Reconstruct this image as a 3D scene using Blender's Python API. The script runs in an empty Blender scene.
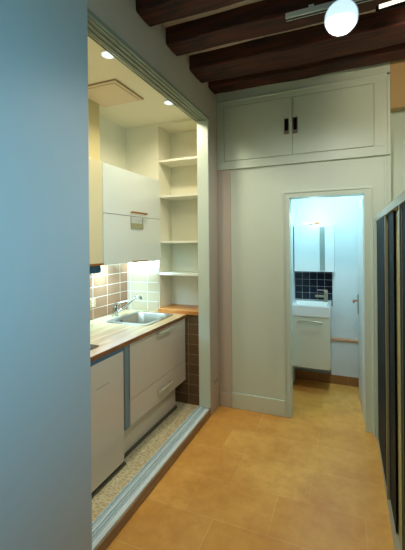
import bpy, bmesh, math, random
from mathutils import Vector, Matrix
random.seed(7)
PI = math.pi
C = bpy.context.scene.collection
S = bpy.context.scene

# ------------------------------------------------------------ camera
cam = bpy.data.cameras.new('camera')
camo = bpy.data.objects.new('camera', cam); C.objects.link(camo)
F_PX, IW, IH = 347.0, 405.0, 550.0
cam.sensor_fit = 'VERTICAL'
cam.sensor_height = 36.0
cam.lens = 36.0 * F_PX / IH
cam.shift_y = -(IH / 2 - 243.6) / IH
camo.matrix_world = (Matrix.Translation((0, 0, 1.6)) @ Matrix.Rotation(math.radians(22.6), 4, 'Z')
                     @ Matrix.Rotation(PI / 2, 4, 'X') @ Matrix.Rotation(math.radians(-0.5), 4, 'Z'))
cam.clip_start = 0.02
S.camera = camo

# ------------------------------------------------------------ world, lights, exposure
w = bpy.data.worlds.new('world'); S.world = w; w.use_nodes = True
w.node_tree.nodes['Background'].inputs[0].default_value = (0.55, 0.75, 1.0, 1)
w.node_tree.nodes['Background'].inputs[1].default_value = 0.6
S.view_settings.view_transform = 'Standard'
S.view_settings.look = 'None'
S.view_settings.gamma = 1.0
S.view_settings.use_curve_mapping = False
S.view_settings.exposure = 0.0

def light(name, typ, loc, power, col, size=0.1, size_y=None, target=None, spot=None):
    d = bpy.data.lights.new(name, typ); d.energy = power; d.color = col
    if typ == 'AREA':
        d.size = size
        if size_y: d.shape = 'RECTANGLE'; d.size_y = size_y
    else:
        d.shadow_soft_size = size
    if spot: d.spot_size = spot; d.spot_blend = 0.6
    o = bpy.data.objects.new(name, d); C.objects.link(o); o.location = loc
    if target is not None:
        o.rotation_euler = (Vector(target) - Vector(loc)).to_track_quat('-Z', 'Y').to_euler()
    return o
    return o

# daylight of an unseen window, added on the right to light the left wall
wl = light('added_window_light', 'AREA', (0.86, -0.75, 1.80), 7.2, (0.20, 0.70, 1.0), 0.8, 0.8, target=(-1.2, 0.50, 1.66))
wl.data.spread = 1.15
# light of the lamps, plus an added fill in the bathroom
light('track_spot_light', 'SPOT', (-0.03, 2.05, 2.84), 56, (1.0, 0.97, 0.90), 0.09, target=(-0.15, 2.45, 0), spot=2.75)
light('second_spot_light', 'SPOT', (0.50, 2.22, 2.88), 12, (1.0, 0.80, 0.55), 0.05, target=(0.75, 3.3, 2.7), spot=2.0)
for y in (0.95, 1.87, 2.71):
    light('downlight_light', 'SPOT', (-1.44, y, 2.83), 29, (1.0, 0.92, 0.70), 0.04, target=(-1.44, y, 0), spot=2.8)
light('undercabinet_light', 'AREA', (-2.172, 2.70, 1.416), 28, (0.32, 0.70, 1.0), 0.02, 0.82, target=(-2.25, 2.70, 1.25))
light('undercabinet_end_light', 'AREA', (-1.97, 3.118, 1.416), 7, (0.34, 0.71, 1.0), 0.34, 0.02, target=(-1.97, 3.20, 1.25))
light('hood_light', 'AREA', (-2.14, 2.05, 1.39), 4, (0.42, 0.80, 1.0), 0.1, 0.2, target=(-2.20, 2.05, 1.0))
light('bathroom_fill_light', 'AREA', (0.0, 3.46, 2.34), 11.5, (0.50, 0.88, 1.0), 0.3, target=(-0.12, 4.25, 0.6))  # unseen, without a fitting; added to brighten the bathroom
light('bathroom_mirror_light', 'POINT', (-0.33, 4.02, 1.88), 1.2, (0.60, 0.93, 1.0), 0.04)

# ------------------------------------------------------------ materials
def lin(c):
    return tuple(((x / 255) / 12.92 if x / 255 <= 0.04045 else (((x / 255) + 0.055) / 1.055) ** 2.4) for x in c) + (1,)

def mat(name, col, rough=0.5, metal=0.0, var=0.0, scale=6.0, bump=0.0, coat=0.0, spec=0.5):
    m = bpy.data.materials.new(name); m.use_nodes = True
    nt = m.node_tree; b = nt.nodes['Principled BSDF']
    c = lin(col)
    b.inputs['Base Color'].default_value = c
    b.inputs['Roughness'].default_value = rough
    b.inputs['Metallic'].default_value = metal
    b.inputs['Coat Weight'].default_value = coat
    b.inputs['Specular IOR Level'].default_value = spec
    tc = nt.nodes.new('ShaderNodeTexCoord')
    n = nt.nodes.new('ShaderNodeTexNoise'); n.inputs['Scale'].default_value = scale; n.inputs['Detail'].default_value = 5
    nt.links.new(tc.outputs['Object'], n.inputs['Vector'])
    r = nt.nodes.new('ShaderNodeMixRGB'); r.blend_type = 'MIX'
    v = max(var, 0.015)
    r.inputs[1].default_value = tuple(x * (1 - v) for x in c[:3]) + (1,)
    r.inputs[2].default_value = tuple(min(1, x * (1 + v)) for x in c[:3]) + (1,)
    nt.links.new(n.outputs['Fac'], r.inputs[0]); nt.links.new(r.outputs[0], b.inputs['Base Color'])
    if bump:
        bp = nt.nodes.new('ShaderNodeBump'); bp.inputs['Strength'].default_value = bump; bp.inputs['Distance'].default_value = 0.01
        nt.links.new(n.outputs['Fac'], bp.inputs['Height']); nt.links.new(bp.outputs['Normal'], b.inputs['Normal'])
    return m

def emit(name, col, strength):
    m = bpy.data.materials.new(name); m.use_nodes = True
    b = m.node_tree.nodes['Principled BSDF']
    b.inputs['Base Color'].default_value = (0.8, 0.8, 0.8, 1)
    b.inputs['Emission Color'].default_value = tuple(col) + (1,)
    b.inputs['Emission Strength'].default_value = strength
    return m

def tile_mat(name, c1, c2, mortar, bw, rh, msize, axes, rough=0.3, offset=0.5, shift=(0, 0), blotch=0.0, bump=0.3, blotch_col=None):
    """brick pattern on the plane given by axes, e.g. 'XY'"""
    m = bpy.data.materials.new(name); m.use_nodes = True
    nt = m.node_tree; b = nt.nodes['Principled BSDF']; b.inputs['Roughness'].default_value = rough
    tc = nt.nodes.new('ShaderNodeTexCoord'); sp = nt.nodes.new('ShaderNodeSeparateXYZ'); cb = nt.nodes.new('ShaderNodeCombineXYZ')
    nt.links.new(tc.outputs['Object'], sp.inputs[0])
    for i, a in enumerate(axes):
        ad = nt.nodes.new('ShaderNodeMath'); ad.operation = 'ADD'; ad.inputs[1].default_value = shift[i]
        nt.links.new(sp.outputs[a], ad.inputs[0]); nt.links.new(ad.outputs[0], cb.inputs[i])
    br = nt.nodes.new('ShaderNodeTexBrick'); br.offset = offset
    br.inputs['Color1'].default_value = lin(c1); br.inputs['Color2'].default_value = lin(c2); br.inputs['Mortar'].default_value = lin(mortar)
    br.inputs['Scale'].default_value = 1.0; br.inputs['Brick Width'].default_value = bw; br.inputs['Row Height'].default_value = rh
    br.inputs['Mortar Size'].default_value = msize; br.inputs['Mortar Smooth'].default_value = 0.2
    nt.links.new(cb.outputs[0], br.inputs['Vector'])
    out = br.outputs['Color']
    if blotch:
        for sc_, amt in ((3.0, blotch), (14.0, blotch * 0.6)):
            n = nt.nodes.new('ShaderNodeTexNoise'); n.inputs['Scale'].default_value = sc_; n.inputs['Detail'].default_value = 6
            n.inputs['Roughness'].default_value = 0.6
            nt.links.new(tc.outputs['Object'], n.inputs['Vector'])
            rp = nt.nodes.new('ShaderNodeValToRGB'); rp.color_ramp.elements[0].position = 0.42; rp.color_ramp.elements[1].position = 0.68
            rp.color_ramp.elements[0].color = (0, 0, 0, 1); rp.color_ramp.elements[1].color = (amt, amt, amt, 1)
            nt.links.new(n.outputs['Fac'], rp.inputs[0])
            mx = nt.nodes.new('ShaderNodeMixRGB'); mx.inputs[2].default_value = lin(blotch_col or c2)
            nt.links.new(rp.outputs[0], mx.inputs[0]); nt.links.new(out, mx.inputs[1]); out = mx.outputs[0]
    nt.links.new(out, b.inputs['Base Color'])
    bp = nt.nodes.new('ShaderNodeBump'); bp.inputs['Strength'].default_value = bump; bp.inputs['Distance'].default_value = 0.003; bp.invert = True
    nt.links.new(br.outputs['Fac'], bp.inputs['Height']); nt.links.new(bp.outputs['Normal'], b.inputs['Normal'])
    return m

def wood_mat(name, dark, light_, rough=0.45, stretch=(8, 1, 8), scale=3.0, bump=0.2, strips=None, coat=0.0):
    m = bpy.data.materials.new(name); m.use_nodes = True
    nt = m.node_tree; b = nt.nodes['Principled BSDF']; b.inputs['Roughness'].default_value = rough
    b.inputs['Coat Weight'].default_value = coat
    tc = nt.nodes.new('ShaderNodeTexCoord'); mp = nt.nodes.new('ShaderNodeMapping'); mp.inputs['Scale'].default_value = stretch
    nt.links.new(tc.outputs['Object'], mp.inputs['Vector'])
    n = nt.nodes.new('ShaderNodeTexNoise'); n.inputs['Scale'].default_value = scale; n.inputs['Detail'].default_value = 8; n.inputs['Distortion'].default_value = 0.6
    nt.links.new(mp.outputs[0], n.inputs['Vector'])
    rp = nt.nodes.new('ShaderNodeValToRGB'); rp.color_ramp.elements[0].position = 0.32; rp.color_ramp.elements[1].position = 0.72
    rp.color_ramp.elements[0].color = lin(dark); rp.color_ramp.elements[1].color = lin(light_)
    nt.links.new(n.outputs['Fac'], rp.inputs[0]); out = rp.outputs[0]
    if strips:
        sp = nt.nodes.new('ShaderNodeSeparateXYZ'); cb = nt.nodes.new('ShaderNodeCombineXYZ')
        nt.links.new(tc.outputs['Object'], sp.inputs[0])
        nt.links.new(sp.outputs[strips[0]], cb.inputs[0]); nt.links.new(sp.outputs[strips[1]], cb.inputs[1])
        br = nt.nodes.new('ShaderNodeTexBrick'); br.inputs['Scale'].default_value = 1
        br.inputs['Brick Width'].default_value = strips[2]; br.inputs['Row Height'].default_value = strips[3]; br.inputs['Mortar Size'].default_value = 0.0006
        br.inputs['Color1'].default_value = (0.70, 0.70, 0.70, 1); br.inputs['Color2'].default_value = (1, 1, 1, 1); br.inputs['Mortar'].default_value = (0.5, 0.45, 0.4, 1)
        nt.links.new(cb.outputs[0], br.inputs['Vector'])
        mx = nt.nodes.new('ShaderNodeMixRGB'); mx.blend_type = 'MULTIPLY'; mx.inputs[0].default_value = 0.8
        nt.links.new(out, mx.inputs[1]); nt.links.new(br.outputs['Color'], mx.inputs[2]); out = mx.outputs[0]
    nt.links.new(out, b.inputs['Base Color'])
    bp = nt.nodes.new('ShaderNodeBump'); bp.inputs['Strength'].default_value = bump; bp.inputs['Distance'].default_value = 0.01
    nt.links.new(n.outputs['Fac'], bp.inputs['Height']); nt.links.new(bp.outputs['Normal'], b.inputs['Normal'])
    return m

def mosaic_mat(name):
    m = bpy.data.materials.new(name); m.use_nodes = True
    nt = m.node_tree; b = nt.nodes['Principled BSDF']; b.inputs['Roughness'].default_value = 0.45
    tc = nt.nodes.new('ShaderNodeTexCoord')
    mp = nt.nodes.new('ShaderNodeMapping'); mp.inputs['Scale'].default_value = (1.0, 1.7, 1.0); mp.inputs['Rotation'].default_value = (0, 0, 0.5)
    nt.links.new(tc.outputs['Object'], mp.inputs['Vector'])
    v = nt.nodes.new('ShaderNodeTexVoronoi'); v.inputs['Scale'].default_value = 26; v.feature = 'DISTANCE_TO_EDGE'
    v2 = nt.nodes.new('ShaderNodeTexVoronoi'); v2.inputs['Scale'].default_value = 26
    nt.links.new(mp.outputs[0], v.inputs['Vector']); nt.links.new(mp.outputs[0], v2.inputs['Vector'])
    rp = nt.nodes.new('ShaderNodeValToRGB'); rp.color_ramp.elements[0].position = 0.03; rp.color_ramp.elements[1].position = 0.14
    rp.color_ramp.elements[0].color = lin((236, 226, 190)); rp.color_ramp.elements[1].color = lin((204, 190, 150))
    nt.links.new(v.outputs['Distance'], rp.inputs[0])
    sp = nt.nodes.new('ShaderNodeSeparateColor'); nt.links.new(v2.outputs['Color'], sp.inputs[0])
    mx = nt.nodes.new('ShaderNodeMixRGB'); mx.blend_type = 'MULTIPLY'; mx.inputs[2].default_value = (0.74, 0.72, 0.66, 1)
    mm = nt.nodes.new('ShaderNodeMath'); mm.operation = 'MULTIPLY'; mm.inputs[1].default_value = 0.6
    nt.links.new(sp.outputs[0], mm.inputs[0]); nt.links.new(mm.outputs[0], mx.inputs[0]); nt.links.new(rp.outputs[0], mx.inputs[1])
    nt.links.new(mx.outputs[0], b.inputs['Base Color'])
    return m

M = {}
M['wall'] = mat('painted_plaster', (208, 221, 207), 0.62, var=0.03, scale=3, bump=0.03)
M['wall_shaded'] = mat('shaded_side_plaster', (196, 186, 172), 0.65, var=0.03, scale=4, bump=0.03)  # pinkish shade of the side walls put into the plaster colour
M['wall_screen'] = mat('daylight_tinted_wall', (190, 203, 207), 0.45, var=0.02, scale=2)  # white wall; bluish daylight tint is put into the paint colour
M['kitchen_wall'] = mat('kitchen_paint', (232, 228, 204), 0.55, var=0.02, scale=3)
M['ceiling'] = mat('ceiling_plaster', (212, 202, 184), 0.7, var=0.05, scale=5, bump=0.1)
M['ochre'] = mat('ochre_paint', (196, 164, 112), 0.65, var=0.05, scale=4, bump=0.04)
M['joinery'] = mat('joinery_paint', (206, 220, 206), 0.4, var=0.015, scale=4)
M['trim'] = mat('trim_paint', (208, 222, 208), 0.4, var=0.015, scale=4)
M['bath'] = mat('bathroom_paint', (226, 234, 236), 0.5, var=0.01, scale=3)
M['cab'] = mat('white_lacquer', (232, 216, 192), 0.28, var=0.01, scale=3, coat=0.3)
M['cab_up'] = mat('gloss_white_lacquer', (230, 236, 226), 0.15, var=0.01, scale=3, coat=0.5)
M['cab_hood'] = mat('cream_lacquer', (232, 218, 174), 0.25, var=0.01, scale=3, coat=0.4)
M['shelf'] = mat('white_shelf_paint', (238, 236, 216), 0.45)
M['steel'] = mat('brushed_steel', (176, 166, 148), 0.32, 0.9, var=0.05, scale=30)
M['handle_steel'] = mat('handle_steel', (214, 210, 184), 0.3, 0.35)
M['tap_steel'] = mat('tap_steel', (168, 158, 138), 0.3, 0.6)
M['chrome'] = mat('chrome', (215, 215, 212), 0.1, 1.0)
M['copper'] = mat('bronze_metal', (190, 128, 74), 0.35, 0.9)
M['alu'] = mat('anodised_aluminium', (226, 240, 244), 0.3, 0.0, var=0.03, scale=20)
M['alu_dark'] = mat('aluminium_groove', (150, 172, 178), 0.4, 0.0)
M['header'] = mat('track_grey_paint', (150, 156, 138), 0.45)
M['header_dark'] = mat('track_dark_groove', (118, 122, 104), 0.5)
M['floor'] = tile_mat('travertine_tiles', (244, 190, 100), (230, 168, 80), (246, 198, 118), 0.50, 0.33, 0.003, 'XY', 0.34, 0.37, (0.23, 0.10), 0.75, 0.06, (212, 144, 66))
M['mosaic'] = mosaic_mat('pebble_mosaic')
M['brown_tile'] = tile_mat('brown_wall_tiles', (120, 78, 52), (132, 88, 60), (188, 164, 138), 0.21, 0.1, 0.0028, 'YZ', 0.22, 0.0, (0.135, -0.0), bump=0.4)
M['brown_tile_end'] = tile_mat('brown_wall_tiles_end', (106, 80, 54), (116, 88, 60), (160, 138, 108), 0.21, 0.1, 0.0028, 'XZ', 0.25, 0.0, (0.0, 0.0), bump=0.4)
M['beige_tile'] = tile_mat('beige_wall_tiles', (198, 168, 132), (190, 160, 124), (226, 220, 198), 0.21, 0.1, 0.0028, 'XZ', 0.2, 0.0, (0.05, 0.0), bump=0.4)
M['navy_tile'] = tile_mat('navy_tiles', (16, 22, 48), (12, 14, 34), (176, 186, 176), 0.0835, 0.078, 0.0014, 'XZ', 0.15, 0.0, (0.575, 0.0), bump=0.3)
M['skirt_tile'] = tile_mat('brown_skirting_tiles', (158, 112, 66), (146, 100, 56), (176, 140, 96), 0.33, 0.2, 0.003, 'XZ', 0.4, 0.0, bump=0.2)
M['beam'] = wood_mat('dark_beam_wood', (26, 8, 4), (88, 35, 14), 0.75, (1.2, 14, 14), 2.2, 0.6)
M['oak'] = wood_mat('butcher_block_washed', (190, 142, 88), (230, 200, 150), 0.3, (10, 1, 10), 3, 0.05, ('Y', 'X', 0.6, 0.05), coat=0.3)  # pale tone paints in the LED wash on the worktop surface
M['oak_edge'] = wood_mat('butcher_block_edge', (110, 62, 26), (172, 108, 50), 0.4, (8, 2, 8), 3, 0.1)  # the wood's own orange-brown, kept for the front edge
M['board'] = wood_mat('reddish_wood_board', (186, 104, 38), (226, 156, 78), 0.35, (2, 12, 8), 3, 0.1, ('X', 'Y', 0.3, 0.045))
M['curb'] = wood_mat('brown_curb_wood', (136, 106, 72), (170, 138, 100), 0.5, (8, 1, 8), 3, 0.1)
M['black'] = mat('black_glass', (12, 10, 10), 0.08)
M['shadow_gap'] = mat('dark_rubber', (34, 30, 24), 0.6)
M['seal'] = mat('grey_seal', (84, 82, 66), 0.4)
M['bluegrey'] = mat('blue_grey_panel', (128, 146, 146), 0.35)
M['strip'] = mat('control_strip_blue', (110, 146, 172), 0.25, 0.3)
M['hood'] = mat('hood_blue_glass', (20, 70, 96), 0.15)
M['dark_panel'] = mat('dark_navy_panel', (26, 38, 46), 0.6, var=0.1, spec=0.08)
M['dark_edge'] = mat('dark_brown_edge', (20, 12, 8), 0.6, spec=0.1)
M['wr_frame'] = mat('wardrobe_frame_paint', (162, 158, 120), 0.4)
M['wr_panel'] = mat('wardrobe_cream_panel', (186, 176, 112), 0.4)
M['wr_rail'] = mat('wardrobe_rail', (170, 160, 132), 0.35)
M['ceramic'] = mat('white_ceramic', (236, 240, 238), 0.15, coat=0.5)
M['van'] = mat('vanity_lacquer', (222, 224, 204), 0.3, coat=0.3)
M['mirror'] = mat('glossy_white_door', (226, 238, 240), 0.12, 0.0, coat=0.5)
M['grey_band'] = mat('grey_strip', (150, 166, 162), 0.2)  # plain grey for the narrow strip next to the cabinet door
M['ledge'] = wood_mat('pink_wood_ledge', (198, 140, 100), (224, 172, 130), 0.5, (1, 8, 8), 3, 0.05)
M['socket'] = mat('white_plastic', (206, 196, 176), 0.4)
M['hole'] = mat('socket_hole', (70, 56, 40), 0.6)
M['hatch'] = mat('hatch_paint', (224, 208, 178), 0.6)
M['hatch_line'] = mat('hatch_rebate', (160, 132, 92), 0.7)
M['duct'] = mat('cream_duct_paint', (214, 196, 142), 0.6)
M['window_glow'] = emit('sky_seen_through_window', (0.6, 0.85, 1.0), 1.5)
M['lamp'] = emit('lamp_lens', (0.60, 0.86, 1.0), 1.0)
M['lamp2'] = emit('lamp_tube', (1.0, 0.92, 0.72), 1.3)
M['down'] = emit('downlight_lens', (0.62, 0.88, 1.0), 1.0)
M['led'] = emit('led_strip', (0.65, 0.90, 1.0), 1.6)
M['bathlamp'] = emit('bath_lamp_tube', (0.70, 0.92, 1.0), 1.2)

# ------------------------------------------------------------ mesh helpers
class MB:
    def __init__(s): s.bm = bmesh.new(); s.mats = []
    def _mi(s, m):
        if m is None: return 0
        if m not in s.mats: s.mats.append(m)
        return s.mats.index(m)
    def _merge(s, b, mi=0, smooth=False):
        for f in b.faces: f.material_index = mi; f.smooth = smooth
        me = bpy.data.meshes.new('t'); b.to_mesh(me); b.free(); s.bm.from_mesh(me); bpy.data.meshes.remove(me)
    def box(s, lo, hi, bev=0.0, m=None, rot=None):
        b = bmesh.new(); bmesh.ops.create_cube(b, size=1)
        lo, hi = Vector(lo), Vector(hi); c = (lo + hi) / 2; d = hi - lo
        for v in b.verts: v.co = Vector((v.co.x * d.x, v.co.y * d.y, v.co.z * d.z))
        if bev: bmesh.ops.bevel(b, geom=b.edges[:], offset=min(bev, min(abs(x) for x in d) * 0.45), segments=2, affect='EDGES', profile=0.5)
        for v in b.verts:
            if rot is not None: v.co = rot @ v.co
            v.co += c
        s._merge(b, s._mi(m)); return s
    def tube(s, pts, r, seg=12, m=None, cap=True, radii=None):
        b = bmesh.new(); pts = [Vector(p) for p in pts]; rings = []
        up = None
        for i, p in enumerate(pts):
            t = (pts[min(i + 1, len(pts) - 1)] - pts[max(i - 1, 0)]).normalized()
            if up is None: up = Vector((0, 0, 1)) if abs(t.z) < 0.9 else Vector((1, 0, 0))
            a = t.cross(up).normalized(); u2 = a.cross(t).normalized(); up = u2
            rr = radii[i] if radii else r
            rings.append([b.verts.new(p + (a * math.cos(2 * PI * k / seg) + u2 * math.sin(2 * PI * k / seg)) * rr) for k in range(seg)])
        for i in range(len(rings) - 1):
            for k in range(seg):
                b.faces.new((rings[i][k], rings[i][(k + 1) % seg], rings[i + 1][(k + 1) % seg], rings[i + 1][k]))
        if cap:
            b.faces.new(rings[0][::-1]); b.faces.new(rings[-1])
        bmesh.ops.recalc_face_normals(b, faces=b.faces[:])
        s._merge(b, s._mi(m), True); return s
    def poly(s, pts, ext, m=None, bev=0.0):
        """extrude a planar polygon along vector ext"""
        b = bmesh.new(); vs = [b.verts.new(p) for p in pts]; f = b.faces.new(vs)
        r = bmesh.ops.extrude_face_region(b, geom=[f])
        for v in [g for g in r['geom'] if isinstance(g, bmesh.types.BMVert)]: v.co += Vector(ext)
        bmesh.ops.recalc_face_normals(b, faces=b.faces[:])
        if bev: bmesh.ops.bevel(b, geom=b.edges[:], offset=bev, segments=2, affect='EDGES')
        s._merge(b, s._mi(m)); return s
    def build(s, name, m, parent=None, loc=None):
        me = bpy.data.meshes.new(name)
        o = bpy.data.objects.new(name, me)
        off = Vector((0, 0, 0))
        if parent is not None:
            p = parent; off = Vector((0, 0, 0))
            while p is not None: off += Vector(p.location); p = p.parent
            base = off
            o.parent = parent
        elif loc is not None:
            base = Vector(loc); o.location = base
        else: base = Vector((0, 0, 0))
        for v in s.bm.verts: v.co -= base
        s.bm.to_mesh(me); s.bm.free()
        if s.mats:
            for q in s.mats: me.materials.append(q)
        else: me.materials.append(m)
        C.objects.link(o)
        for p in me.polygons:
            if p.use_smooth:
                try: me.set_sharp_from_angle(angle=0.7)
                except Exception: pass
                break
        return o

def thing(name, label, cat, loc=(0, 0, 0), group=None):
    o = bpy.data.objects.new(name, None); C.objects.link(o); o.location = loc; o.empty_display_size = 0.05
    o['label'] = label; o['category'] = cat
    if group: o['group'] = group
    return o
def tag(o, label, cat, group=None):
    o['label'] = label; o['category'] = cat
    if group: o['group'] = group
    return o
def struct(o, label=None):
    o['kind'] = 'structure'
    if label: o['label'] = label
    return o
def lab(o, l): o['label'] = l; return o

XL, XS, XR = -1.178, -1.290, 0.90     # corridor face and kitchen face of the left wall, right wall
YB = 3.239                            # back wall face
YR = -1.7                             # rear wall
ZC = 3.135                            # corridor ceiling
KX, KY, KZ = -2.20, 3.15, 2.85        # kitchen left wall, end wall, ceiling

# ------------------------------------------------------------ structure
struct(MB().box((XL - 0.01, YR, -0.08), (1.0, 4.4, 0)).build('floor', M['floor']), 'warm orange travertine tile floor of the corridor')
struct(MB().box((KX - 0.1, 0.3, -0.08), (XL - 0.012, KY + 0.02, 0.0)).build('floor_kitchen', M['mosaic']), 'beige pebble mosaic floor of the kitchen niche')
struct(MB().box((XL - 0.13, YR - 0.1, ZC), (1.0, YB + 0.12, ZC + 0.1)).build('ceiling', M['ceiling']), 'pale plaster ceiling between the dark beams')
# kitchen ceiling with downlight cut hidden behind the fittings
struct(MB().box((KX - 0.1, 0.3, KZ), (XS, KY + 0.4, KZ + 0.08)).build('ceiling_kitchen', M['kitchen_wall']), 'pale yellow kitchen ceiling')
# left wall: near screen section, lintel over the kitchen opening, far stub
struct(MB().box((-1.30, YR, 0), (-1.14, 1.33, ZC), 0.004).build('wall_screen', M['wall_screen']), 'smooth white wall section with bluish daylight in its colour at the left edge')
struct(MB().box((XS, 1.331, 2.757), (XL, 3.0, ZC)).build('wall_left', M['wall_shaded']), 'grey lintel wall over the kitchen opening')
struct(MB().box((XS + 0.03, 3.001, 0), (XL, YB + 0.1, ZC)).build('wall_stub', M['wall_shaded']), 'short wall with pinkish shade in its colour between the kitchen opening and the back wall')
# back wall with doorway
DX0, DX1, DZ = -0.485, 0.137, 2.012
b = MB()
b.box((XL, YB, 0), (DX0, YB + 0.12, ZC)).box((DX1, YB, 0), (0.34, YB + 0.12, ZC)).box((DX0, YB, DZ), (DX1, YB + 0.12, ZC))
b.box((0.34, YB + 0.09, 0), (1.0, YB + 0.12, ZC))
struct(b.build('wall_back', M['wall']), 'off-white back wall with the bathroom doorway')
struct(MB().box((0.341, YB, 2.70), (XR, YB + 0.089, ZC)).build('wall_bulkhead', M['ochre']), 'ochre bulkhead at the top right')
WZ0, WZ1, WY_0, WY_1 = 0.95, 2.35, -1.35, -0.15
b = MB().box((XR, WY_1, 0), (XR + 0.1, YB + 0.24, ZC)).box((XR, YR, 0), (XR + 0.1, WY_0, ZC)).box((XR, WY_0, 0), (XR + 0.1, WY_1, WZ0)).box((XR, WY_0, WZ1), (XR + 0.1, WY_1, ZC))
struct(b.build('wall_right', M['wall']), 'right wall behind the wardrobe')
struct(MB().box((-1.30, YR - 0.1, 0), (1.0, YR, ZC)).build('wall_rear', M['wall']))
b = MB()
for y in (WY_0, -0.775, WY_1 - 0.05): b.box((XR + 0.02, y, WZ0), (XR + 0.07, y + 0.05, WZ1))
for z in (WZ0, WZ1 - 0.05): b.box((XR + 0.02, WY_0, z), (XR + 0.07, WY_1, z + 0.05))
struct(b.build('added_window', M['trim']))  # unseen window, placed so its light falls on the left wall section

# kitchen shell
struct(MB().box((KX - 0.1, 0.2, 0), (KX, KY + 0.4, KZ)).build('wall_kitchen_left', M['kitchen_wall']), 'left wall of the kitchen')
struct(MB().box((KX, 0.2, 0), (XS, 0.3, KZ)).build('wall_kitchen_near', M['kitchen_wall']))
AX0, AX1, AY, AZ0, AZ1 = -1.80, -1.32, 3.43, 0.935, 2.825
b = MB()
b.box((KX, KY, 0), (AX0, AY + 0.08, KZ)).box((AX0, KY, 0), (XS + 0.03, AY + 0.08, AZ0 - 0.04)).box((AX0, KY, AZ1), (XS + 0.03, AY + 0.08, KZ))
b.box((AX0, AY, AZ0 - 0.04), (XS + 0.03, AY + 0.08, AZ1)).box((AX1, KY, AZ0 - 0.04), (XS + 0.03, AY, AZ1))
struct(b.build('wall_kitchen_end', M['kitchen_wall']), 'end wall of the kitchen around the shelf alcove')
# tiling
struct(MB().box((KX, 0.3, 0.90), (KX + 0.008, KY - 0.001, 1.43)).build('wall_tiling_left', M['brown_tile']), 'brown tile splashback on the left kitchen wall')
struct(MB().box((KX + 0.009, KY - 0.008, 0.90), (AX0 - 0.01, KY, 1.43)).build('wall_tiling_end', M['beige_tile']), 'beige tile splashback on the end wall')
struct(MB().box((AX0 + 0.01, KY - 0.008, 0), (XS, KY, AZ0 - 0.04)).build('wall_tiling_low', M['brown_tile_end']), 'dark brown tiles under the shelf alcove')
# duct boxing
struct(MB().box((KX + 0.001, 1.9, 2.26), (-2.02, 2.50, KZ - 0.001), 0.003).build('trim_duct', M['duct']), 'boxed duct above the hood cupboard')

# opening post and sill
struct(MB().box((XS, 2.985, 0.075), (XL - 0.001, 3.000, 2.757), 0.002).box((XS, 3.0, 0.075), (XS + 0.029, KY - 0.009, 2.757)).build('trim_post', M['joinery']), 'white end post of the kitchen opening')
b = MB()
b.box((XS, 0.9, 2.748), (XL - 0.004, 2.984, 2.756), m=M['header'])
for x in (-1.298, -1.262, -1.228, -1.196): b.box((x, 1.331, 2.738), (x + 0.005, 2.984, 2.748), m=M['header'])
for x in (-1.286, -1.250, -1.216): b.box((x, 1.331, 2.744), (x + 0.018, 2.984, 2.7481), m=M['header_dark'])
b.box((XL - 0.004, 1.331, 2.748), (XL + 0.004, 3.0, 2.772), m=M['header'])
tag(b.build('overhead_door_track', None), 'grey grooved sliding door track under the lintel', 'door track')
o = thing('floor_door_track', 'ribbed aluminium sliding door track on a brown curb', 'door track', (-1.245, 2.15, 0))
MB().box((-1.305, 1.0, 0.0), (XL - 0.002, 3.0, 0.060), 0.004).build('curb', M['curb'], o)
b = MB().box((-1.303, 1.0, 0.060), (-1.192, 3.0, 0.066), m=M['alu'])
for x in (-1.302, -1.280, -1.262, -1.244, -1.226): b.box((x, 1.0, 0.066), (x + 0.004, 3.0, 0.076), m=M['alu'])
for x in (-1.296, -1.256, -1.238): b.box((x, 1.0, 0.066), (x + 0.010, 3.0, 0.0668), m=M['alu_dark'])
b.build('rail', None, o)

# pilaster, baseboards, casing
struct(MB().box((XL, YB - 0.010, 0), (-1.045, YB, 2.32), 0.002).build('trim_pilaster', M['wall_shaded']), 'narrow pilaster in the left corner')
struct(MB().box((XL, YB - 0.022, 0), (-1.045, YB - 0.0101, 0.135), 0.003).build('baseboard_corner', M['wall_shaded']))
struct(MB().box((-1.044, YB - 0.018, 0), (DX0 - 0.056, YB, 0.150), 0.004).build('baseboard_back', M['trim']))
b = MB()
for (x0, x1, z0, z1) in ((DX0 - 0.055, DX0, 0, DZ + 0.055), (DX1, DX1 + 0.06, 0, DZ + 0.055), (DX0, DX1, DZ, DZ + 0.055)):
    b.box((x0, YB - 0.012, z0), (x1, YB, z1), 0.003)
b.box((DX0 - 0.055, YB - 0.020, 0), (DX0 - 0.040, YB - 0.012, DZ + 0.055), 0.002)
b.box((DX1 + 0.045, YB - 0.020, 0), (DX1 + 0.060, YB - 0.012, DZ + 0.055), 0.002)
b.box((DX0 - 0.04, YB - 0.020, DZ + 0.04), (DX1 + 0.045, YB - 0.012, DZ + 0.055), 0.002)
# jamb lining
b.box((DX0 - 0.001, YB - 0.012, 0), (DX0 + 0.001, YB + 0.12, DZ)).box((DX1 - 0.001, YB - 0.012, 0), (DX1 + 0.001, YB + 0.12, DZ)).box((DX0, YB - 0.012, DZ - 0.001), (DX1, YB + 0.12, DZ + 0.001))
struct(b.build('trim_casing', M['trim']), 'painted casing of the bathroom doorway')
struct(MB().box((0.290, YB - 0.012, 0), (0.338, YB, 2.31), 0.002).box((0.306, YB - 0.020, 0), (0.312, YB - 0.011, 2.31)).build('trim_edge', M['joinery']), 'vertical edge moulding right of the doorway')
struct(MB().box((0.186, YB - 0.060, 0), (0.203, YB - 0.021, 1.765), 0.003).box((0.205, YB - 0.105, 0), (0.217, YB - 0.021, 1.79), 0.003).box((0.2181, YB - 0.115, 0), (0.240, YB - 0.021, 1.81), 0.003).build('trim_board', M['trim']), 'white upright boards between casing and wardrobe')

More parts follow.
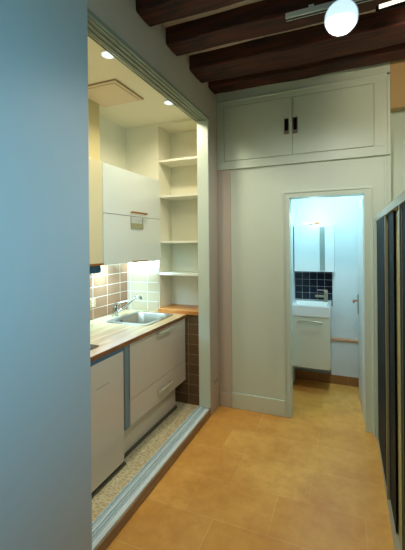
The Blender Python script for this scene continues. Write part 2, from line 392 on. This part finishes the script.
# ------------------------------------------------------------ ceiling beams
def beam(y0, y1, z0, seed, label, name='ceiling_beam'):
    r = random.Random(seed)
    bm = bmesh.new(); n = 46; x0, x1 = XL + 0.002, XR - 0.002
    ph = [r.uniform(0, 6.3) for _ in range(8)]
    rings = []
    for i in range(n + 1):
        t = i / n; x = x0 + (x1 - x0) * t
        def wv(k, a): return a * (math.sin(t * 9 + ph[k]) + 0.6 * math.sin(t * 23 + ph[k + 1]) + r.uniform(-0.35, 0.35))
        a = y0 + wv(0, 0.004); c = y1 + wv(2, 0.004); zz = z0 + wv(4, 0.003); ch = 0.006 + 0.003 * math.sin(t * 17 + ph[6])
        prof = [(a, ZC - 0.001), (a, zz + ch * 2), (a + ch, zz + 0.002), ((a + c) / 2, zz - 0.003 + r.uniform(-0.002, 0.002)), (c - ch, zz + 0.002), (c, zz + ch * 1.6), (c, ZC - 0.001)]
        rings.append([bm.verts.new((x, p[0], p[1])) for p in prof])
    k = len(rings[0])
    for i in range(n):
        for j in range(k):
            bm.faces.new((rings[i][j], rings[i][(j + 1) % k], rings[i + 1][(j + 1) % k], rings[i + 1][j]))
    bm.faces.new(rings[0]); bm.faces.new(rings[-1][::-1])
    bmesh.ops.recalc_face_normals(bm, faces=bm.faces[:])
    m = MB(); m.bm.free(); m.bm = bm
    o = m.build(name, M['beam'], loc=((x0 + x1) / 2, (y0 + y1) / 2, ZC))
    tag(o, label, 'beam', 'dark ceiling beams across the corridor')
beam(1.80, 1.975, 3.018, 11, 'dark brown ceiling beam farthest from the overhead cupboard, at the very top')
beam(2.18, 2.36, 3.014, 12, 'dark brown ceiling beam with the white spotlight track along it')
beam(2.575, 2.85, 3.012, 13, 'dark brown ceiling beam next behind the spotlight track')
beam(3.00, 3.17, 3.045, 14, 'dark brown ceiling beam closest to the overhead cupboard')

# ------------------------------------------------------------ overhead cupboard
o = thing('overhead_cupboard', 'white built-in two-door cupboard above the bathroom doorway', 'cupboard', (-0.43, YB, 2.32))
b = MB()
b.box((-1.177, YB - 0.018, 2.925), (0.335, YB - 0.001, 2.99), 0.003).box((-1.177, YB - 0.018, 2.32), (0.335, YB - 0.001, 2.398), 0.003)
b.box((-1.177, YB - 0.018, 2.398), (-1.104, YB - 0.001, 2.925)).box((0.219, YB - 0.018, 2.398), (0.335, YB - 0.001, 2.925))
b.box((0.314, YB - 0.024, 2.32), (0.337, YB - 0.018, 2.99), 0.003).box((-1.177, YB - 0.024, 2.972), (0.337, YB - 0.018, 2.99), 0.003)
b.box((-1.177, YB - 0.022, 2.32), (0.314, YB - 0.018, 2.328), 0.001)
b.box((-1.104, YB - 0.010, 2.398), (0.219, YB - 0.001, 2.925), m=None)
b.build('frame', M['joinery'], o)
for i, (x0, x1, hx) in enumerate(((-1.099, -0.450, -0.500), (-0.445, 0.214, -0.423))):
    d = MB().box((x0, YB - 0.021, 2.403), (x1, YB - 0.010, 2.920), 0.002).build('door', M['joinery'], o)
    h = MB()
    h.box((hx - 0.022, YB - 0.025, 2.588), (hx + 0.022, YB - 0.0211, 2.736), 0.0015, m=M['steel'])
    h.box((hx - 0.015, YB - 0.0265, 2.622), (hx + 0.015, YB - 0.0248, 2.728), m=M['dark_edge'])
    h.box((hx - 0.018, YB - 0.033, 2.592), (hx + 0.018, YB - 0.0252, 2.614), 0.002, m=M['steel'])
    lab(h.build('handle', None, d), 'recessed steel pull with dark cup')

# ------------------------------------------------------------ spotlight track
o = thing('spotlight_track', 'white spotlight track rail mounted under the second beam', 'light track', (0.2, 2.17, 3.03))
MB().box((-0.335, 2.150, 2.967), (XR - 0.05, 2.186, 3.000), 0.003).build('rail', M['alu'], o)
b = MB().box((-0.335, 2.160, 2.965), (XR - 0.05, 2.176, 2.9669), m=M['shadow_gap']).build('groove', None, o)
for x in (-0.2, 0.45): MB().box((x, 2.155, 3.0001), (x + 0.03, 2.22, 3.016)).build('bracket', M['alu'], o)
def spot(name, loc, aim, label, lens, r=0.075, L=0.10, body='alu'):
    t = thing(name, label, 'spotlight', loc, 'track spotlights')
    loc = Vector(loc); d = (Vector(aim) - loc).normalized(); c = loc + Vector((0, 0, -0.067))
    MB().tube([loc, loc + Vector((0, 0, -0.055))], 0.012).build('stem', M['alu'], t)
    pts = [c - d * L * 0.5, c - d * L * 0.45, c - d * L * 0.1, c + d * L * 0.45, c + d * L * 0.5]
    MB().tube(pts, r, 24, radii=[r * 0.35, r * 0.5, r * 0.72, r, r * 1.02]).build('housing', M[body], t)
    e = c + d * L * 0.5
    MB().tube([e + d * 0.001, e + d * 0.010, e + d * 0.018], r, 24, radii=[r * 0.96, r * 0.85, r * 0.35]).build('lens', lens, t)
    return t
spot('track_spotlight', (-0.02, 2.168, 2.966), (0.0, 0.0, 1.85), 'glaring round track spotlight pointed at the viewer', M['lamp'], r=0.09)
t = thing('track_spotlight', 'slim bright tube spotlight at the right end of the track', 'spotlight', (0.28, 2.168, 2.966), 'track spotlights')
MB().tube([(0.28, 2.168, 2.965), (0.28, 2.168, 2.935)], 0.010).build('stem', M['alu'], t)
MB().tube([(0.160, 2.185, 2.912), (0.175, 2.185, 2.912), (0.50, 2.185, 2.93)], 0.02, 20, radii=[0.012, 0.020, 0.026]).build('housing', M['dark_edge'], t)
MB().tube([(0.175, 2.158, 2.905), (0.50, 2.150, 2.925)], 0.010, 12, radii=[0.011, 0.007]).build('lens', M['lamp2'], t)

# ------------------------------------------------------------ kitchen: base units
FX = -1.50
def bow_handle(z, y0, y1, x, parent, lbl=None):
    m = MB().box((x + 0.001, y0, z - 0.010), (x + 0.030, y0 + 0.018, z + 0.010), 0.002).box((x + 0.001, y1 - 0.018, z - 0.010), (x + 0.030, y1, z + 0.010), 0.002)
    m.box((x + 0.024, y0, z - 0.014), (x + 0.040, y1, z + 0.014), 0.004)
    return lab(m.build('handle', M['handle_steel'], parent), 'brushed steel bar handle')
o = thing('drawer_cabinet', 'off-white sink base cabinet with two drawers and steel handles', 'kitchen cabinet', (-1.83, 2.65, 0.0))
b = MB().box((-2.17, 2.175, 0.25), (FX - 0.024, 3.135, 0.27)).box((-2.17, 2.175, 0.27), (FX - 0.024, 2.193, 0.70)).box((-2.17, 3.117, 0.27), (FX - 0.024, 3.135, 0.70)).box((-2.17, 2.193, 0.27), (-2.155, 3.117, 0.70))
b.box((FX - 0.045, 2.175, 0.845), (FX - 0.024, 3.135, 0.865)); b.build('body', M['cab'], o)
d1 = MB().box((FX - 0.022, 2.178, 0.436), (FX, 3.135, 0.866), 0.002).build('drawer', M['cab'], o)
bow_handle(0.835, 2.57, 2.81, FX, d1)
d2 = MB().box((FX - 0.022, 2.178, 0.243), (FX, 3.135, 0.431), 0.002).build('drawer', M['cab'], o)
bow_handle(0.342, 2.57, 2.81, FX, d2)
b = MB().box((-1.60, 2.12, 0.0), (-1.565, 3.03, 0.249)); b.build('plinth', M['cab'], o)
lab(MB().box((-1.564, 2.12, 0.0), (-1.545, 3.03, 0.018)).build('floor_seal', M['seal'], o), 'dark seal strip along the plinth')

o = tag(MB().box((-2.16, 2.112, 0.252), (FX - 0.05, 2.172, 0.866), m=M['bluegrey']).box((FX - 0.05, 2.106, 0.245), (FX + 0.004, 2.160, 0.866), 0.002, m=M['bluegrey'])
        .box((FX - 0.03, 2.1605, 0.45), (FX - 0.004, 2.174, 0.866), m=M['dark_edge']).build('filler_panel', None, loc=(-1.8, 2.14, 0)),
        'narrow blue-grey upright panel between the appliance and the drawers', 'panel')

o = thing('refrigerator', 'low white built-in refrigerator front with blue control strip', 'refrigerator', (-1.8, 1.75, 0))
MB().box((-2.12, 1.46, 0.02), (FX - 0.032, 2.10, 0.862), 0.004).build('body', M['cab'], o)
d = MB().box((FX - 0.030, 1.46, 0.03), (FX, 2.098, 0.828), 0.004).build('door', M['cab'], o)
lab(MB().box((FX - 0.030, 1.46, 0.830), (FX + 0.003, 2.100, 0.862), 0.003).build('control_strip', M['strip'], o), 'blue-grey control strip')
lab(MB().box((-2.0, 1.50, 0.0), (FX - 0.06, 2.08, 0.0199)).build('foot_rail', M['shadow_gap'], o), 'dark foot rail')
MB().box((FX + 0.0003, 1.80, 0.66), (FX + 0.0012, 1.93, 0.664)).build('grip_line', M['wr_rail'], d)
lab(MB().box((FX - 0.05, 1.46, 0.0), (FX + 0.006, 2.11, 0.016)).build('floor_seal', M['seal'], o), 'grey floor seal')
tag(MB().box((-2.15, 0.45, 0.0), (FX, 1.455, 0.862), 0.003).build('base_cabinet', M['cab'], loc=(-1.8, 1.0, 0)), 'white base cabinet hidden beyond the left edge of the opening', 'kitchen cabinet')

# worktop with sink cut-out
SX0, SX1, SY0, SY1 = -1.99, -1.62, 2.59, 3.05
WX = -1.475
o = thing('worktop', 'butcher-block worktop with light wash in its pale top colour, running along the kitchen wall', 'worktop', (-1.84, 1.8, 0.87))
b = MB()
b.box((KX + 0.010, 0.45, 0.868), (WX - 0.005, SY0, 0.898)).box((KX + 0.010, SY1, 0.868), (WX - 0.005, KY - 0.010, 0.898))
b.box((KX + 0.010, SY0, 0.868), (SX0, SY1, 0.898)).box((SX1, SY0, 0.868), (WX - 0.005, SY1, 0.898))
b.build('top', M['oak'], o)
lab(MB().box((WX - 0.0049, 0.45, 0.868), (WX, KY - 0.010, 0.8985), 0.001).build('front_edge', M['oak_edge'], o), 'darker orange-brown front edge')

# sink
def rrect(x0, x1, y0, y1, r, z, n=6):
    pts = []
    for cx, cy, a0 in ((x1 - r, y1 - r, 0), (x0 + r, y1 - r, PI / 2), (x0 + r, y0 + r, PI), (x1 - r, y0 + r, 1.5 * PI)):
        for k in range(n + 1):
            a = a0 + PI / 2 * k / n; pts.append((cx + r * math.cos(a), cy + r * math.sin(a), z))
    return pts
o = thing('kitchen_sink', 'stainless steel sink set into the worktop', 'sink', (-1.8, 2.77, 0.898))
bm = bmesh.new()
loops = [rrect(-2.035, -1.580, 2.545, 3.088, 0.06, 0.8985), rrect(-2.032, -1.583, 2.548, 3.085, 0.06, 0.9035), rrect(-1.985, -1.625, 2.595, 3.045, 0.06, 0.9035),
         rrect(-1.980, -1.630, 2.600, 3.040, 0.06, 0.897), rrect(-1.965, -1.645, 2.615, 3.025, 0.07, 0.76), rrect(-1.92, -1.69, 2.66, 2.98, 0.06, 0.745)]
vs = [[bm.verts.new(p) for p in l] for l in loops]
for i in range(len(vs) - 1):
    n = len(vs[i])
    for k in range(n): bm.faces.new((vs[i][k], vs[i][(k + 1) % n], vs[i + 1][(k + 1) % n], vs[i + 1][k]))
bm.faces.new(vs[-1])
for f in bm.faces: f.smooth = True
bmesh.ops.recalc_face_normals(bm, faces=bm.faces[:])
bmesh.ops.reverse_faces(bm, faces=bm.faces[:]) if bm.faces[-1].normal.z < 0 else None
m = MB(); m.bm.free(); m.bm = bm; m.build('basin', M['steel'], o)
MB().tube([(-1.8, 2.77, 0.7455), (-1.8, 2.77, 0.749)], 0.035, 20).build('drain', M['chrome'], o)
lab(MB().tube([(-1.962, 2.72, 0.865), (-1.976, 2.72, 0.866)], 0.02, 14).build('overflow', M['shadow_gap'], o), 'dark round overflow hole')
# tap
o = thing('kitchen_tap', 'chrome mixer tap with long slanted spout beside the sink', 'tap', (-2.095, 2.80, 0.899))
MB().tube([(-2.095, 2.80, 0.8985), (-2.095, 2.80, 0.905), (-2.095, 2.80, 0.906), (-2.095, 2.80, 0.985), (-2.095, 2.80, 1.0)], 0.022, 16, radii=[0.034, 0.034, 0.028, 0.027, 0.024]).build('body', M['chrome'], o)
MB().tube([(-2.09, 2.805, 0.925), (-2.06, 2.825, 0.95), (-1.955, 2.90, 1.05), (-1.915, 2.925, 1.083), (-1.895, 2.935, 1.080), (-1.89, 2.94, 1.055)], 0.013, 12).build('spout', M['chrome'], o)
MB().tube([(-2.095, 2.80, 1.0), (-2.095, 2.80, 1.012), (-2.05, 2.83, 1.033), (-1.99, 2.87, 1.045)], 0.01, 10, radii=[0.020, 0.016, 0.009, 0.008]).build('lever', M['chrome'], o)
# cooktop
o = thing('cooktop', 'black glass cooktop corner at the left of the worktop', 'cooktop', (-1.83, 1.66, 0.899))
MB().box((-2.08, 1.38, 0.8985), (-1.585, 1.935, 0.904), 0.001).build('glass', M['black'], o)
for (x, y, r) in ((-1.72, 1.78, 0.08), (-1.95, 1.78, 0.06), (-1.72, 1.53, 0.06), (-1.95, 1.53, 0.08)):
    MB().tube([(x, y, 0.9041), (x, y, 0.9046)], r, 28).build('heating_zone', M['dark_panel'], o)

# alcove board and shelves
tag(MB().box((AX0 + 0.002, KY - 0.035, AZ0 - 0.039), (AX1 - 0.002, AY - 0.002, AZ0), 0.002).build('wooden_board', M['board'], loc=(-1.57, 3.28, AZ0)), 'reddish-brown wooden board at the foot of the shelf alcove', 'board')
for z, l in ((2.468, 'topmost white shelf in the kitchen alcove'), (2.10, 'second white shelf from the top in the kitchen alcove'),
             (1.63, 'third white shelf from the top in the kitchen alcove'), (1.30, 'lowest white shelf in the alcove, above the wooden board')):
    tag(MB().box((AX0 + 0.001, KY + 0.004, z - 0.022), (AX1 - 0.001, AY - 0.001, z), 0.002).build('alcove_shelf', M['shelf'], loc=(-1.57, 3.28, z)), l, 'shelf', 'shelves in the kitchen alcove')

# upper cabinets
UX = -1.778
o = thing('wall_cabinet', 'large white wall cabinet with two stacked flap doors above the sink', 'kitchen cabinet', (-2.0, 2.7, 1.43))
MB().box((KX + 0.001, 2.236, 1.445), (UX - 0.020, 3.148, 2.25), 0.001).build('body', M['cab_up'], o)
dA = MB().box((UX - 0.019, 2.236, 1.853), (UX, 3.145, 2.25), 0.002).build('door', M['cab_up'], o)
dB = MB().box((UX - 0.019, 2.236, 1.437), (UX, 3.145, 1.848), 0.002).build('door', M['cab_up'], o)
hy0, hy1 = 2.61, 2.85
h = MB().box((UX + 0.018, hy0, 1.878), (UX + 0.030, hy1, 1.893), 0.002).box((UX + 0.0005, hy0, 1.879), (UX + 0.02, hy0 + 0.012, 1.892)).box((UX + 0.0005, hy1 - 0.012, 1.879), (UX + 0.02, hy1, 1.892))
lab(h.build('handle', M['copper'], dA), 'bronze-toned bar handle')
h = MB().box((UX + 0.0006, hy0, 1.740), (UX + 0.006, hy1 - 0.04, 1.790), 0.001)  # handle's reflection in the glossy door, built as a pale plate and rods
h.box((UX + 0.0006, hy0, 1.79), (UX + 0.003, hy0 + 0.007, 1.846)).box((UX + 0.0006, hy1 - 0.047, 1.79), (UX + 0.003, hy1 - 0.040, 1.846))
lab(h.build('plate_or_reflection', M['wr_frame'], dB), 'handle reflection in the lower door, built as a pale plate')
h = MB().box((UX + 0.018, hy0, 1.436), (UX + 0.030, hy1, 1.450), 0.002).box((UX + 0.0005, hy0, 1.437), (UX + 0.02, hy0 + 0.012, 1.449)).box((UX + 0.0005, hy1 - 0.012, 1.437), (UX + 0.02, hy1, 1.449))
lab(h.build('handle', M['copper'], dB), 'bronze-toned bar handle')
o = thing('undercabinet_lamp', 'white light strip glowing under the large wall cabinet', 'lamp', (-1.98, 2.7, 1.44))
MB().box((-2.185, 2.29, 1.424), (-2.12, 3.12, 1.4449), 0.002).build('housing', M['shelf'], o)
MB().box((-2.18, 2.30, 1.4195), (-2.125, 3.11, 1.4239)).build('diffuser', M['led'], o)
MB().box((-2.115, 3.085, 1.424), (-1.82, 3.12, 1.4449), 0.002).build('housing', M['shelf'], o)
MB().box((-2.11, 3.09, 1.4195), (-1.825, 3.11, 1.4239)).build('diffuser', M['led'], o)
o = thing('hood_cabinet', 'narrow cream hood cupboard left of the large wall cabinet', 'kitchen cabinet', (-2.0, 2.0, 1.45))
MB().box((KX + 0.001, 1.70, 1.452), (UX - 0.020, 2.226, 2.25), 0.001).build('body', M['cab_hood'], o)
MB().box((UX - 0.019, 1.70, 1.452), (UX, 2.226, 2.25), 0.002).build('door', M['cab_hood'], o)
lab(MB().box((UX - 0.03, 1.70, 1.436), (UX + 0.006, 2.230, 1.4515), 0.001).build('grip_rail', M['copper'], o), 'bronze-toned grip rail along the bottom')
o = thing('extractor_hood', 'dark blue glass extractor hood lip under the hood cupboard', 'extractor hood', (-2.0, 2.0, 1.40))
MB().box((-2.15, 1.72, 1.405), (-1.83, 2.20, 1.4355), 0.002).build('body', M['shelf'], o)
lab(MB().box((-1.829, 1.72, 1.380), (UX - 0.002, 2.205, 1.4355), 0.002).build('visor', M['hood'], o), 'dark blue glass visor')

# sockets
o = thing('wall_socket', 'pale double wall socket on the brown kitchen tiles', 'socket', (KX + 0.008, 2.60, 1.05))
MB().box((KX + 0.0081, 2.54, 1.015), (KX + 0.018, 2.625, 1.095), 0.002).build('plate', M['skirt_tile'], o)
for z in (1.037, 1.073): lab(MB().tube([(KX + 0.0181, 2.583, z), (KX + 0.0195, 2.583, z)], 0.012, 14).build('outlet', M['socket'], o), 'round outlet')
o = thing('wall_socket', 'small beige double socket low on the wall beside the white post', 'socket', (XL, 3.10, 0.28))
MB().box((XL + 0.0005, 3.055, 0.235), (XL + 0.008, 3.175, 0.33), 0.002).build('plate', M['socket'], o)
for y in (3.085, 3.145): lab(MB().box((XL + 0.0081, y - 0.008, 0.258), (XL + 0.009, y + 0.008, 0.308)).build('outlet', M['hole'], o), 'dark outlet')

# downlights and hatch
for y, l in ((1.869, 'recessed ceiling downlight nearest the left wall section, above the hatch'), (2.713, 'recessed ceiling downlight nearest the alcove, beyond the hatch')):
    o = thing('downlight', l, 'ceiling light', (-1.438, y, KZ), 'recessed downlights in the kitchen ceiling')
    MB().tube([(-1.438, y, KZ - 0.0005), (-1.438, y, KZ - 0.006)], 0.048, 24).build('trim_ring', M['shelf'], o)
    MB().tube([(-1.438, y, KZ - 0.0061), (-1.438, y, KZ - 0.010)], 0.040, 24).build('lens', M['down'], o)
o = thing('ceiling_hatch', 'square access hatch with double rebate line in the kitchen ceiling', 'hatch', (-1.8, 2.36, KZ))
MB().box((-2.02, 2.165, KZ - 0.010), (-1.60, 2.56, KZ - 0.0005), 0.001).build('frame', M['hatch_line'], o)
MB().box((-2.013, 2.173, KZ - 0.013), (-1.609, 2.552, KZ - 0.0101), 0.001).build('inner_frame', M['hatch'], o)
MB().box((-1.995, 2.193, KZ - 0.0145), (-1.630, 2.530, KZ - 0.0131), 0.0005).build('rebate', M['hatch_line'], o)
MB().box((-1.991, 2.197, KZ - 0.0175), (-1.634, 2.526, KZ - 0.0146), 0.001).build('panel', M['hatch'], o)

# ------------------------------------------------------------ wardrobe on the right
WF = 0.215
o = thing('wardrobe', 'low sliding-door wardrobe with dark panels in a pale frame on the right', 'wardrobe', (0.5, 1.9, 0))
WY0, WY1 = 0.75, 3.12
b = MB()
b.box((WF + 0.10, WY0, 0.0), (WF + 0.60, WY0 + 0.02, 1.76)).box((WF + 0.237 - 0.215 + 0.08, WY1 - 0.02, 0.0), (WF + 0.60, WY1, 1.76)).box((WF + 0.58, WY0, 0.0), (WF + 0.60, WY1, 1.76))
b.build('body', M['wr_frame'], o)
MB().box((WF, WY0, 1.765), (WF + 0.60, WY1, 1.81), 0.003).build('top_rail', M['wr_frame'], o)
b = MB().box((WF, WY0, 0.0), (WF + 0.10, WY1, 0.022), 0.003).box((WF + 0.028, WY0, 0.022), (WF + 0.034, WY1, 0.03)).box((WF + 0.062, WY0, 0.022), (WF + 0.068, WY1, 0.03))
b.build('bottom_rail', M['wr_rail'], o)
for (y0, y1, dx) in ((2.395, 2.412, 0.016), (1.755, 1.772, 0.009), (0.76, 0.85, 0.02)):
    MB().box((WF, y0, 0.023), (WF + dx, y1, 1.7645), 0.001).build('stile', M['wr_frame'], o)
for (y0, y1, x, th, mm, l) in ((2.56, 3.11, WF + 0.006, 0.006, 'dark_panel', 'dark navy panel'), (2.413, 2.559, WF + 0.0065, 0.006, 'dark_edge', 'dark brown panel edge'),
                               (2.13, 2.394, WF + 0.017, 0.007, 'dark_panel', 'dark navy panel'), (2.12, 2.1299, WF + 0.017, 0.007, 'dark_edge', 'dark brown panel edge'),
                               (1.773, 2.35, WF + 0.030, 0.01, 'wr_panel', 'cream panel'), (0.851, 1.754, WF + 0.0095, 0.01, 'dark_panel', 'dark navy panel')):
    lab(MB().box((x, y0, 0.032), (x + th, y1, 1.7645), 0.0005).build('door_panel', M[mm], o), l)

# ------------------------------------------------------------ bathroom
BX0, BX1, BY, BZ = -0.577, 0.55, 4.25, 2.40
struct(MB().box((BX0 - 0.1, YB + 0.121, 0), (BX0, BY + 0.1, BZ)).build('wall_bath_left', M['bath']))
struct(MB().box((BX1, YB + 0.121, 0), (BX1 + 0.1, BY + 0.1, BZ)).build('wall_bath_right', M['bath']))
struct(MB().box((BX0, BY, 0), (BX1, BY + 0.1, BZ)).box((-0.175, 4.20, 0.0), (BX1, BY, 0.492)).build('wall_bath_back', M['bath']), 'white bathroom wall with low pipe boxing')
struct(MB().box((BX0 - 0.1, YB + 0.121, BZ), (BX1 + 0.1, BY + 0.1, BZ + 0.08)).build('ceiling_bath', M['bath']))
struct(MB().box((-0.18, 4.185, 0.4925), (BX1, BY - 0.001, 0.512), 0.002).build('trim_ledge', M['ledge']), 'pinkish wooden ledge on the pipe boxing')
struct(MB().box((BX0 + 0.001, 4.190, 0), (BX1, 4.1999, 0.10)).box((BX0 + 0.001, 4.2, 0), (-0.1755, 4.21, 0.10)).build('baseboard_bath', M['skirt_tile']), 'brown tile skirting of the bathroom')
struct(MB().box((BX0 + 0.001, BY - 0.008, 0.87), (-0.157, BY - 0.0005, 1.262)).build('wall_tiling_bath', M['navy_tile']), 'small navy tiles behind the washbasin')
# door leaf, opened into the bathroom
d = MB().box((-0.02, 0, 0), (0.02, 0.61, 1.99), 0.003)
rot = Matrix.Rotation(math.radians(2.6), 4, 'Z'); 
for v in d.bm.verts: v.co = rot @ v.co + Vector((0.150, YB + 0.135, 0.008))
dl = struct(d.build('door_1', M['bath'], loc=(0.150, YB + 0.135, 0.0)), 'white bathroom door standing open inwards')
def dp(x, y, z): p = rot @ Vector((x, y, 0)); return (p.x + 0.150, p.y + YB + 0.135, z)
h = MB().tube([dp(-0.021, 0.56, 0.995), dp(-0.065, 0.56, 0.995), dp(-0.070, 0.55, 0.995), dp(-0.070, 0.45, 0.995)], 0.010, 10)
lab(h.build('door_handle', M['copper'], dl), 'brass lever handle')
h = MB().box((-0.004, -0.02, -0.10), (0.004, 0.02, 0.10), 0.002)
for v in h.bm.verts: v.co = rot @ v.co + Vector(dp(-0.0245, 0.56, 0.96))
lab(h.build('plate_or_reflection', M['steel'], dl), 'steel backplate')
# vanity
VY = 3.80; VX0, VX1 = -0.572, -0.170
o = thing('vanity_cabinet', 'white wall-hung vanity cabinet under the washbasin', 'cabinet', (-0.37, 4.0, 0.28))
MB().box((VX0, VY + 0.020, 0.28), (VX1, BY - 0.062, 0.82), 0.002).build('body', M['van'], o)
d = MB().box((VX0, VY, 0.28), (VX1, VY + 0.019, 0.818), 0.002).build('door', M['van'], o)
pts = [(-0.49, VY - 0.0005, 0.765), (-0.487, VY - 0.018, 0.770), (-0.44, VY - 0.024, 0.774), (-0.37, VY - 0.026, 0.775), (-0.30, VY - 0.024, 0.774), (-0.253, VY - 0.018, 0.770), (-0.25, VY - 0.0005, 0.765)]
lab(MB().tube(pts, 0.006, 10).build('handle', M['steel'], d), 'curved metal handle')
o = thing('washbasin', 'white rectangular ceramic washbasin on the vanity cabinet', 'washbasin', (-0.37, 4.0, 0.82))
bm = bmesh.new()
def rr2(ins, r, z, yb=0.0): return rrect(VX0 - 0.004 + ins, VX1 + 0.006 - ins, VY - 0.008 + ins, BY - 0.009 - ins - yb, r, z)
loops = [rr2(0.002, 0.012, 0.8205), rr2(0, 0.012, 0.83), rr2(0, 0.012, 0.930), rr2(0.004, 0.012, 0.936), rr2(0.030, 0.03, 0.936, 0.10), rr2(0.036, 0.03, 0.93, 0.10), rr2(0.06, 0.05, 0.86, 0.10)]
vs = [[bm.verts.new(p) for p in l] for l in loops]
for i in range(len(vs) - 1):
    n = len(vs[i])
    for k in range(n): bm.faces.new((vs[i][k], vs[i][(k + 1) % n], vs[i + 1][(k + 1) % n], vs[i + 1][k]))
bm.faces.new(vs[-1]); bm.faces.new(vs[0][::-1])
bmesh.ops.recalc_face_normals(bm, faces=bm.faces[:])
m = MB(); m.bm.free(); m.bm = bm; m.build('basin', M['ceramic'], o)
lab(MB().tube([(-0.37, 3.98, 0.861), (-0.37, 3.98, 0.865)], 0.022, 16).build('drain', M['chrome'], o), 'chrome drain')
o = thing('basin_tap', 'brushed square mixer tap on the washbasin in front of navy tiles', 'tap', (-0.215, 4.16, 0.937))
TX, TY = -0.222, 4.12
MB().box((TX - 0.020, TY - 0.02, 0.9365), (TX + 0.020, TY + 0.02, 1.058), 0.004).build('body', M['tap_steel'], o)
MB().box((TX - 0.115, TY - 0.015, 0.985), (TX - 0.0201, TY + 0.015, 1.008), 0.004).build('spout', M['tap_steel'], o)
MB().box((TX - 0.095, TY - 0.014, 1.0585), (TX + 0.018, TY + 0.014, 1.070), 0.003).build('lever', M['tap_steel'], o)
# mirror cabinet
MY = 4.12
o = thing('bathroom_cabinet', 'glossy white bathroom cabinet hanging above the navy tiles', 'cabinet', (-0.35, 4.2, 1.27))
MB().box((-0.565, MY + 0.016, 1.270), (-0.132, BY - 0.001, 1.80), 0.003).build('body', M['bath'], o)
d = MB().box((-0.565, MY, 1.270), (-0.285, MY + 0.0155, 1.80), 0.002).build('door', M['mirror'], o)
lab(MB().box((-0.283, MY, 1.290), (-0.232, MY + 0.0155, 1.775), 0.002).build('side_strip', M['grey_band'], o), 'narrow grey strip')
for z in (1.44, 1.70): MB().tube([(-0.255, MY - 0.0005, z), (-0.255, MY - 0.006, z)], 0.006, 10).build('knob', M['steel'], o)
MB().box((-0.230, MY, 1.270), (-0.132, MY + 0.0155, 1.80), 0.002).build('side_door', M['bath'], o)
o = thing('mirror_lamp', 'slim white tube lamp with bronze end above the bathroom cabinet', 'lamp', (-0.37, 4.2, 1.81))
MB().tube([(-0.46, 4.14, 1.822), (-0.345, 4.14, 1.822)], 0.009, 12).build('tube', M['bathlamp'], o)
lab(MB().tube([(-0.3449, 4.14, 1.822), (-0.29, 4.14, 1.822)], 0.011, 12).build('end_cap', M['copper'], o), 'bronze end cap')
MB().box((-0.40, 4.151, 1.812), (-0.37, BY - 0.001, 1.828)).build('bracket', M['steel'], o)
